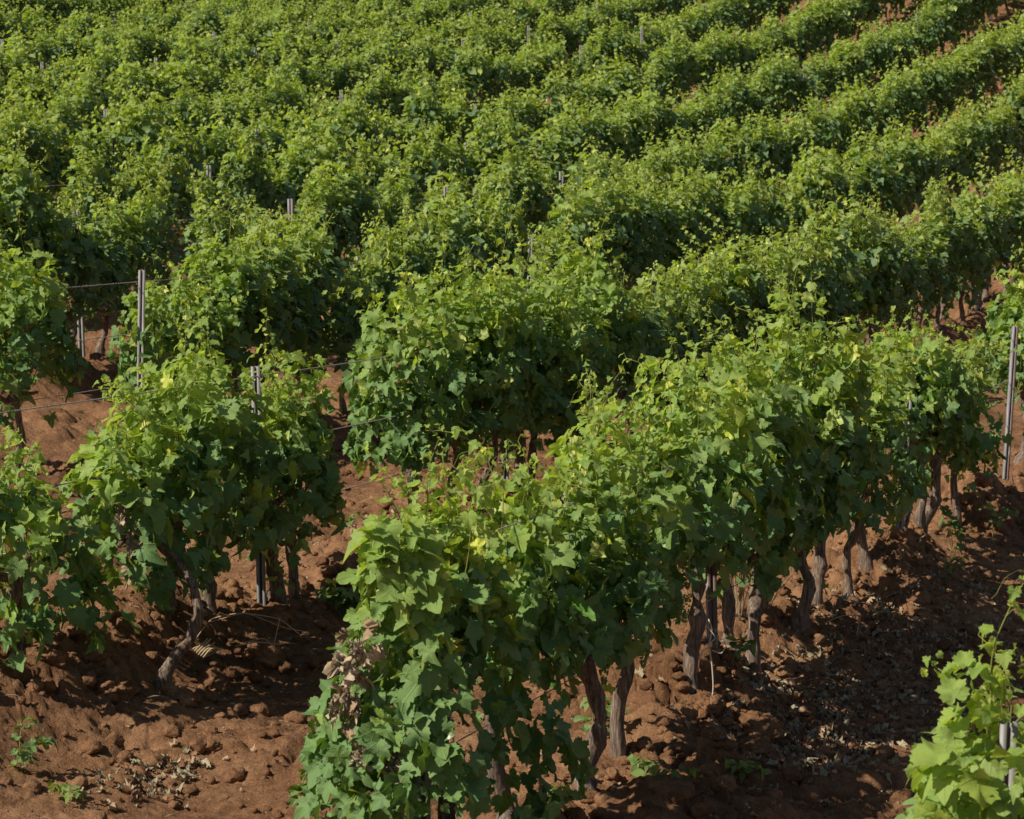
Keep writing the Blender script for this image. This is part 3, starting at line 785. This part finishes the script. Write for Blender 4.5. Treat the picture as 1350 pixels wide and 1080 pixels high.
for k, us in POSTS.items():
    n = 0
    for u in us:
        v = row_v(k, u); x, y, D = project(u, v, 1.6)
        if not (-20 < x < 1372 and -6 < y < 1120): continue
        n += 1
        lab = SPECIAL.get((k, u)) or 'thin grey steel post in %s of vines, %s post from the left' % (ROWN[k], ordinal(n))
        r = np.random.default_rng(int(u * 100) + k)
        h = {(2, 17.14): .04, (0, 22.18): .02}.get((k, u), 0)
        t = thing('trellis_post', world(u, v, h) if k > -1 else world(u, v, -.0), ROWROT - math.pi / 2 + (.5 if k in (0, 1) else .35) + r.normal(0, .12), lab, 'post', 'steel trellis posts')
        pz = base_z(u, v) + h + .0; t.location.z = pz
        t.rotation_euler[1] = {(2, 17.14): .035, (0, 22.18): .04, (0, 17.70): .045}.get((k, u), r.normal(0, .015))
        obj('profile', PM, t)
        if k > 2: t.scale = (1.15, 1.15, 1.06)
        if D < 26:
            for w in WIRES:
                hk = obj('wire_hook', HM, t, (0, .0, w - .01))

# ------------------------------------------------------------------ wires
def loose_tendrils(P, r, every):
    out = []
    for i in range(1, len(P)):
        L = np.linalg.norm(P[i] - P[i - 1])
        for _ in range(r.poisson(L / every)):
            c = P[i - 1] + (P[i] - P[i - 1]) * r.random(); t = np.linspace(0, 1, 8)
            a = r.uniform(0, 6.3); l = r.uniform(.02, .07); d = unit(P[i] - P[i - 1])
            w = r.uniform(10, 18)
            T = c + np.outer(t - .5, d) * l * 1.4 + np.stack([.008 * np.cos(t * w + a), .008 * np.sin(t * w + a), .010 * np.sin(t * w)], 1)
            if r.random() < .35: T[:, 2] -= (t ** 2) * r.uniform(.02, .06)
            g = Geo(); tube(g, T, .0016, 3); out.append(g)
    return out
WN = {0: 'top', 1: 'middle', 2: 'bottom'}
for k in range(-1, 7):
    us = list(POSTS[k])
    if k == 1: us = [5.5] + us
    if k == 2: us = [12.5] + us
    if k == 0: us = us + [26.6]
    if k == -1: us = us + [10.5]
    if k > 2: us = [us[0] - 4.4] + us
    for wi, w in enumerate(WIRES):
        P = []
        for a, b in zip(us[:-1], us[1:]):
            for t in np.linspace(0, 1, 6)[:-1]:
                u = a + (b - a) * t; v = row_v(k, u)
                za = base_z(a, row_v(k, a)); zb = base_z(b, row_v(k, b))
                P.append((u * EU[0] + v * EV[0], u * EU[1] + v * EV[1], za + (zb - za) * t + w - .05 * t * (1 - t)))
        u = us[-1]; v = row_v(k, u); P.append((u * EU[0] + v * EV[0], u * EU[1] + v * EV[1], base_z(u, v) + w))
        P = np.array(P); g = Geo(); tube(g, P, .0034 if k < 3 else .0026, 4)
        vis = [p for p in P]
        t = obj('trellis_wire', g.mesh('trellis_wire', M_WIRE))
        tag(t, '%s trellis wire strung along %s of vines' % (WN[wi], ROWN[k]), 'wire', 'steel wires of the trellis')
        if k in (0, 1, 2) and wi < 2:
            r = np.random.default_rng(k * 5 + wi)
            sel = P[(P[:, 1] > 8) & (P[:, 1] < 26)]
            for gt in loose_tendrils(sel, r, .15)[:90]:
                obj('dried_tendril', gt.mesh('dried_tendril', M_TENDRIL), t)

# ------------------------------------------------------------------ soil sheet
def axis(lo, hi, a, b, fine, grow=1.09, mx=6.0):
    c = list(np.arange(a, b, fine)); s = fine; x = a; left = []
    while x > lo:
        s = min(s * grow, mx); x -= s; left.append(x)
    s = fine; x = c[-1]; right = []
    while x < hi:
        s = min(s * grow, mx); x += s; right.append(x)
    return np.array(left[::-1] + c + right)
ua = axis(-60, 420, 8.0, 22.5, .018, 1.035, 8.0)
va = axis(-160, 330, 1.9, 11.0, .018, 1.035, 8.0)
U, Vv = np.meshgrid(ua, va, indexing='ij')
Z = base_z(U, Vv) + soil(U, Vv)
g = Geo(); nu, nv = U.shape
idx = np.arange(nu * nv).reshape(nu, nv)
g.add(np.stack([U * EU[0] + Vv * EV[0], U * EU[1] + Vv * EV[1], Z], -1).reshape(-1, 3),
      [np.stack([idx[:-1, :-1], idx[1:, :-1], idx[1:, 1:], idx[:-1, 1:]], -1).reshape(-1, 4)])
tag(obj('ground', g.mesh('ground', M_SOIL)), 'reddish brown tilled soil of the vineyard slope', None, kind='structure')

# ------------------------------------------------------------------ clods
import bmesh
def ico_geo(sub):
    bm = bmesh.new(); bmesh.ops.create_icosphere(bm, subdivisions=sub, radius=1)
    V = np.array([v.co[:] for v in bm.verts]); F = np.array([[v.index for v in f.verts] for f in bm.faces]); bm.free()
    return V, F
ICO = {s: ico_geo(s) for s in (1, 2, 3, 5)}
def clod(r, size, sub):
    V, F = ICO[sub]; a = r.uniform(0, 50)
    d = 1 + .22 * vnoise(V[:, 0] * 1.3 + a, V[:, 1] * 1.3 + V[:, 2] * 1.1, 1) + .22 * vnoise(V[:, 0] * 2.6 + a, V[:, 2] * 2.6 - V[:, 1] * 1.7, 2)
    if sub >= 3:
        d = d - .20 * np.abs(vnoise(V[:, 0] * 3.5 + a, V[:, 1] * 3.5 - V[:, 2] * 3, 3)) + .12 * np.abs(vnoise(V[:, 1] * 8 + V[:, 0] * 5, V[:, 2] * 8 + a, 4)) + .05 * vnoise(V[:, 0] * 19 + V[:, 2] * 15, V[:, 1] * 19 + a, 5)
    V = V * d[:, None] * np.array([1, r.uniform(.7, 1), r.uniform(.55, .85)])
    th = r.uniform(0, 6.3); c, s = math.cos(th), math.sin(th)
    return np.stack([V[:, 0] * c - V[:, 1] * s, V[:, 0] * s + V[:, 1] * c, V[:, 2]], 1) * size, F
r = np.random.default_rng(3); g = Geo()
def scatter(n, f):
    out = []
    while len(out) < n:
        u = r.uniform(8, 24, 4000); v = r.uniform(1.7, 9.5, 4000)
        w = f(u, v); keep = r.random(4000) < w
        out += list(zip(u[keep], v[keep]))
    return np.array(out[:n])
def dens_clod(u, v):
    k = np.clip(np.round((v - VA) / ROWGAP), 0, 2); vr = VA + k * ROWGAP
    return .4 + .6 * np.exp(-((v - vr) / .6) ** 2)
pts = scatter(7500, dens_clod)
zz = base_z(pts[:, 0], pts[:, 1]) + soil(pts[:, 0], pts[:, 1])
for (u, v), z in zip(pts, zz):
    s = .008 + .06 * r.random() ** 3.5
    V, F = clod(r, s, 1 if s < .013 else 2 if s < .03 else 3)
    g.add(V + np.array([u * EU[0] + v * EV[0], u * EU[1] + v * EV[1], z + s * .15]), [F])
tag(obj('soil_crumbs', g.mesh('soil_crumbs', M_SOIL)), 'loose crumbs and small clods of brown soil between the vine rows', 'soil', kind='stuff')
BIG = [(12.42, 3.59, .15, 'large sunlit soil clod in front of the dark post in the front row'),
       (12.28, 3.83, .12, 'round soil clod at the foot of the twine-tied trunk'),
       (12.05, 3.50, .11, 'brown soil clod left of the largest clod at bottom right'),
       (14.3, 3.55, .12, 'dark soil clod among dry leaves right of the front row trunks'),
       (10.42, 6.50, .14, 'big lumpy soil clod at the lower left, lit from the left'),
       (10.20, 6.75, .13, 'rounded soil clod near the left edge under the low vine'),
       (11.40, 6.42, .12, 'soil clod below the bent trunk in the second row'),
       (12.05, 6.45, .13, 'soil clod with dry roots right of the bent trunk'),
       (12.75, 6.75, .13, 'dark shaded soil clod between the second row trunks'),
       (10.75, 6.25, .10, 'small soil clod in the path left of the first front vine'),
       (15.2, 2.85, .12, 'soil clod beside the right edge above the corner vine'),
       (13.6, 6.6, .13, 'shaded soil clod by the green seedling plants left of centre')]
for i, (u, v, s, lab) in enumerate(BIG):
    rr = np.random.default_rng(i + 50); V, F = clod(rr, s, 5); gg = Geo(); gg.add(V, [F])
    tag(obj('soil_clod', gg.mesh('soil_clod', M_SOIL), None, world(u, v, s * .05)), lab, 'soil clod', 'large soil clods')

# ------------------------------------------------------------------ litter
LP = [(14.21, 3.78, .35), (13.08, 3.53, .30), (12.75, 3.21, .35), (17.04, 3.54, .5), (15.75, 3.19, .45), (15.48, 2.88, .4), (12.25, 2.92, .35), (15.63, 7.42, .3), (9.69, 5.81, .12), (12.6, 3.35, .4), (14.8, 3.5, .4),
      (13.94, 3.28, .4), (13.2, 3.45, .35), (16.64, 3.49, .5), (14.6, 9.35, .4), (15.9, 3.3, .5), (13.4, 3.3, .4)]
g = Geo(); n = 3000
ci = r.integers(0, len(LP), n); L = np.array(LP)[ci]
u = L[:, 0] + r.normal(0, 1, n) * L[:, 2] * 1.7; v = L[:, 1] + r.normal(0, 1, n) * L[:, 2] * .8
ex = 1500; uu = r.uniform(8.5, 22, ex); vv = r.uniform(1.8, 9, ex)
u = np.concatenate([u, uu]); v = np.concatenate([v, vv]); n = len(u)
z = base_z(u, v) + soil(u, v) + r.uniform(.004, .018, n)
pos = np.stack([u * EU[0] + v * EV[0], u * EU[1] + v * EV[1], z], 1)
nr = np.stack([r.normal(0, .55, n), r.normal(0, .55, n), np.ones(n)], 1); nr[:, 2] *= np.where(r.random(n) < .4, -1, 1)
size = r.uniform(.022, .07, n); size[-ex:] *= .6
add_leaves(g, pos, nr, r.normal(0, 1, (n, 3)), size, r.uniform(0, 1, n), r, 1, crumple=.75)
tag(obj('fallen_leaves', g.mesh('fallen_leaves', M_LITTER, attrs=True)), 'dry crumpled leaves strewn on the soil beside the front row', 'dry leaves', kind='stuff')

g = Geo()
pts = scatter(1900, lambda u, v: .5 + 0 * u)
for (u, v) in pts:
    L_ = .02 + .11 * r.random() ** 2; a = r.uniform(0, 6.3)
    p = np.array(world(u, v, .006)); q = p + np.array([math.cos(a), math.sin(a), r.normal(0, .25)]) * L_
    q[2] = max(q[2], p[2] - .01)
    tube(g, curve_pts(p, q, 4, -L_ * .12, r, .003), r.uniform(.0008, .0018), 3)
tag(obj('straw_bits', g.mesh('straw_bits', M_STRAW)), 'short bits of straw and dry stalks scattered over the tilled soil', 'straw', kind='stuff')

def thing_at(name, u, v, label, cat, group=None):
    return thing(name, world(u, v), 0, label, cat, group)

def local_tubes(name, parent, lines, mat, rr_):
    g = Geo()
    for P, R in lines: tube(g, P, R, 5)
    return obj(name, g.mesh(name, mat), parent)

# dry straw tuft by the leaning trunk
def tuft(u, v, n, h, spread, seed, label):
    t = thing_at('dry_grass_tuft', u, v, label, 'dry grass', 'dry grass tufts'); rr = np.random.default_rng(seed); L = []
    for i in range(n):
        a = rr.uniform(0, 6.3); b = np.array([math.cos(a), math.sin(a), 0]) * rr.uniform(0, .03)
        e = b + np.array([math.cos(a) * spread * rr.uniform(.2, 1), math.sin(a) * spread * rr.uniform(.2, 1), h * rr.uniform(.55, 1.1)])
        L.append((curve_pts(b, e, 6, -.02, rr, .004), np.linspace(.0032, .0012, 6)))
    local_tubes('stalks', t, L, M_STRAW, 0)
    return t
tuft(14.2, 4.22, 22, .52, .10, 1, 'upright tuft of pale dry straw stalks by the leaning trunk')
tuft(14.4, 4.10, 8, .34, .2, 2, 'thin splayed straw stalks behind the leaning front row trunk')
tuft(14.35, 5.95, 12, .2, .16, 4, 'small dry grass tuft on the shaded path left of the first front vine')

def arc_stalks(name, u, v, specs, label, cat, mat):
    t = thing_at(name, u, v, label, cat)
    g = Geo()
    for (pts, w) in specs:
        P = np.array(pts, float); tt = np.linspace(0, len(P) - 1, 4 * len(P)); P = np.stack([np.interp(tt, np.arange(len(P)), P[:, i]) for i in range(3)], 1)
        P[1:-1] = (P[:-2] + P[1:-1] * 2 + P[2:]) / 4
        tube(g, P, w, 5)
    obj('stalks', g.mesh('stalks', mat), t); return t
arc_stalks('dry_grass_stalks', 11.75, 6.75, [([(0, 0, .02), (.10, 0, .16), (.28, -.02, .20), (.5, 0, .16), (.62, 0, .06)], .0035),
           ([(.1, 0, .14), (.3, .03, .19), (.52, .02, .10), (.66, .0, .08)], .003), ([(.5, 0, .16), (.47, -.05, .02)], .003), ([(.30, -.1, .04), (.42, -.1, .07), (.5, -.12, .0)], .003),
           ([(.26, -.14, .03), (.38, -.12, .05), (.52, -.1, .03)], .003)], 'arched pale grass stalks over clods beside the bent trunk, lower left', 'dry grass', M_STRAW)
arc_stalks('dry_root_clump', 11.75, 6.68, [([(x * .02, -.02 * y, .05 + .03 * math.sin(x)), (x * .02 - .05, -.05 - .02 * y, .0 + .02 * y), (x * .02 - .1, -.1, -.02)], .005) for x in range(6) for y in range(3)],
           'fibrous pale root clump at the foot of the second row trunk', 'roots', M_STRAW)
arc_stalks('bent_straw', 14.75, 3.66, [([(-.12, 0, .10), (-.02, 0, .14), (.10, -.0, .14)], .0035), ([(.10, 0, .14), (.07, -.02, .02)], .003)], 'bent pale straw standing on a clod among dry leaves', 'straw', M_STRAW)
arc_stalks('pruned_cane', 13.1, 3.55, [([(0, 0, .0), (.0, .02, .09), (-.02, .03, .14)], .006), ([(0, 0, .03), (.07, -.02, .08)], .004)], 'short reddish pruned cane stub sticking from the soil', 'cane', M_REDCANE)
arc_stalks('fallen_cane', 17.1, 3.10, [([(0, 0, .12), (.02, -.05, .05), (.08, -.12, .02), (.18, -.18, .02)], .004)], 'thin reddish cane curved on the soil below the right weeds', 'cane', M_REDCANE)
arc_stalks('reddish_canes', 13.75, 3.72, [([(0, 0, .03), (.1, .02, .05), (.22, -.02, .03)], .005), ([(.05, -.05, .03), (.18, -.06, .05), (.3, -.1, .02)], .004), ([(-.05, .02, .02), (.05, .06, .05), (.16, .05, .02)], .004)],
           'orange red canes lying among grey dry leaves', 'cane', M_REDCANE)
# pale twine on the thick trunk
arc_stalks('twine', 12.30, 3.80, [([(0, 0, .02), (.01, -.01, .12), (.0, -.02, .25), (-.02, -.02, .36), (.0, -.02, .44), (-.02, 0, .50)], .0045), ([(0, -.02, .36), (-.05, -.02, .33), (-.07, -.02, .28)], .004),
           ([(-.0, -.02, .33), (.05, -.02, .31), (.07, -.01, .34)], .004), ([(-.03, -.02, .47), (.02, -.03, .40), (-.03, -.02, .36)], .004)], 'knotted pale twine hanging on the thick front row trunk', 'twine', M_TWINE)

# ------------------------------------------------------------------ weeds and suckers
def weed(u, v, n, h, w, seed, label, kind='weed', lobed=True, size=.05, flowers=0):
    t = thing_at('weed_plant', u, v, label, 'weed', 'green weeds on the soil'); rr = np.random.default_rng(seed)
    g = Geo(); st = Geo(); ns = max(2, n // 9)
    pos, nr, tp, sz, ag = [], [], [], [], []
    for i in range(ns):
        a = rr.uniform(0, 6.3); e = np.array([math.cos(a) * w * rr.uniform(.3, 1), math.sin(a) * w * rr.uniform(.3, 1), h * rr.uniform(.5, 1.1)])
        P = curve_pts((0, 0, -.01), e, 8, -.25 * h, rr, .008); tube(st, P, np.linspace(.0032, .0012, 8), 4)
        for j in range(n // ns):
            f = rr.uniform(.2, 1); p = P[min(7, int(f * 7.99))]; a2 = rr.uniform(0, 6.3)
            o = np.array([math.cos(a2), math.sin(a2), .3]); q = p + o * .025
            tube(st, np.array([p, (p + q) / 2 + [0, 0, .004], q]), .0011, 3, cap=False)
            pos.append(q); nr.append(np.array([o[0] * .3, o[1] * .3, 1]) + rr.normal(0, .3, 3)); tp.append(o + np.array([0, 0, -.3])); sz.append(size * rr.uniform(.6, 1.25)); ag.append(rr.uniform(.1, .5) + .4 * (f > .85))
    add_leaves(g, np.array(pos), np.array(nr), np.array(tp), np.array(sz), np.array(ag), rr, 0 if lobed else 1, templ=None if lobed else WEEDT)
    obj('leaves', g.mesh('leaves', M_WEED, attrs=True), t); obj('stems', st.mesh('stems', M_STEM), t)
    if flowers:
        for i in range(flowers):
            f = Geo(); c = np.array([rr.uniform(-w, w), rr.uniform(-w, w) * .5, h * rr.uniform(.8, 1.1)])
            V, F = ICO[1]; f.add(V * np.array([.010, .010, .006]), [F])
            obj('flower', f.mesh('flower', M_FLOWER), t, c)
    return t
WEEDS = [(13.45, 6.55, 76, .22, .30, 'bushy green seedlings on the shaded path left of centre', True, .085, 0),
         (15.0, 7.35, 12, .22, .10, 'small upright seedling above the bushy seedlings left of centre', True, .06, 0),
         (10.75, 6.78, 14, .26, .09, 'thin upright seedling with round leaves at the lower left', False, .075, 0),
         (9.25, 6.25, 30, .22, .18, 'leafy weed in the bottom left corner', True, .06, 0),
         (9.15, 5.85, 16, .10, .14, 'low weed cut by the bottom edge at the left corner', True, .05, 0),
         (9.62, 5.0, 26, .16, .16, 'bright weed sprawling left of the first front row vine', True, .07, 0),
         (18.5, 3.72, 34, .40, .22, 'tall weeds growing beside the gap in the front row, right side', True, .07, 0),
         (19.6, 3.62, 24, .30, .24, 'pale green weeds on the slope near the right edge', True, .06, 0),
         (17.2, 3.55, 24, .22, .26, 'weeds with tiny yellow flowers below the dark post at right', False, .05, 5),
         (10.95, 3.72, 34, .12, .26, 'creeping weed with round leaves at the bottom centre', False, .065, 0),
         (11.35, 3.35, 22, .10, .24, 'creeping weed at the bottom edge right of centre', False, .065, 0),
         (12.95, 3.88, 14, .14, .12, 'dark green weed at the foot of the front row post', False, .08, 0),
         (14.7, 4.25, 28, .26, .18, 'green weed behind the straw tuft in the front row', True, .08, 0),
         (15.9, 4.1, 26, .28, .22, 'shaded weed under the foliage right of the pale trunk', True, .08, 0),
         (11.5, 4.2, 20, .20, .18, 'shaded weed between the slim trunk and thick trunk of the front row', True, .07, 0),
         (10.1, 3.9, 22, .16, .18, 'weed at the foot of the bottom centre trunks', True, .07, 0),
         (15.3, 9.6, 18, .22, .16, 'weed at the left edge below the third row trunk', True, .07, 0),
         (11.0, 7.3, 16, .2, .14, 'green sucker between left edge vine and bent trunk', True, .06, 0)]
for i, (u, v, n, h, w, lab, lob, s, fl) in enumerate(WEEDS): weed(u, v, n, h, w, 200 + i, lab, lobed=lob, size=s, flowers=fl)

# ------------------------------------------------------------------ light, sky, camera
AZ, EL = rad(60), rad(43)      # sun to the left of the view direction, AZ measured from straight behind the camera
toward = Vector((-math.sin(AZ) * math.cos(EL), -math.cos(AZ) * math.cos(EL), math.sin(EL)))
sd = bpy.data.lights.new('sun', 'SUN'); sd.energy = 5.0; sd.angle = rad(.53); sd.color = (1.0, .94, .81)
so = bpy.data.objects.new('sun', sd); COL.objects.link(so)
so.rotation_euler = toward.to_track_quat('Z', 'Y').to_euler()
w = bpy.data.worlds.new('World'); scene.world = w; w.use_nodes = True
nt = w.node_tree; bg = nt.nodes['Background']
sky = nt.nodes.new('ShaderNodeTexSky'); sky.sky_type = 'NISHITA'; sky.sun_disc = False
sky.sun_elevation = EL; sky.sun_rotation = math.atan2(toward.x, toward.y)
nt.links.new(sky.outputs[0], bg.inputs[0]); bg.inputs[1].default_value = .058

cd = bpy.data.cameras.new('camera'); cam = bpy.data.objects.new('camera', cd); COL.objects.link(cam)
cd.sensor_width = 36; cd.lens = FPX / 1350 * 36; cd.clip_end = 2000; cd.clip_start = .1
cam.rotation_euler = (math.pi / 2 - PITCH, 0, 0)
cd.dof.use_dof = True; cd.dof.focus_distance = 13.5; cd.dof.aperture_fstop = 9
scene.camera = cam
scene.view_settings.view_transform = 'Standard'; scene.view_settings.look = 'None'; scene.view_settings.exposure = 0
scene.cycles.max_bounces = 6; scene.cycles.transmission_bounces = 3; scene.cycles.diffuse_bounces = 3; scene.cycles.glossy_bounces = 2
scene.cycles.use_denoising = True
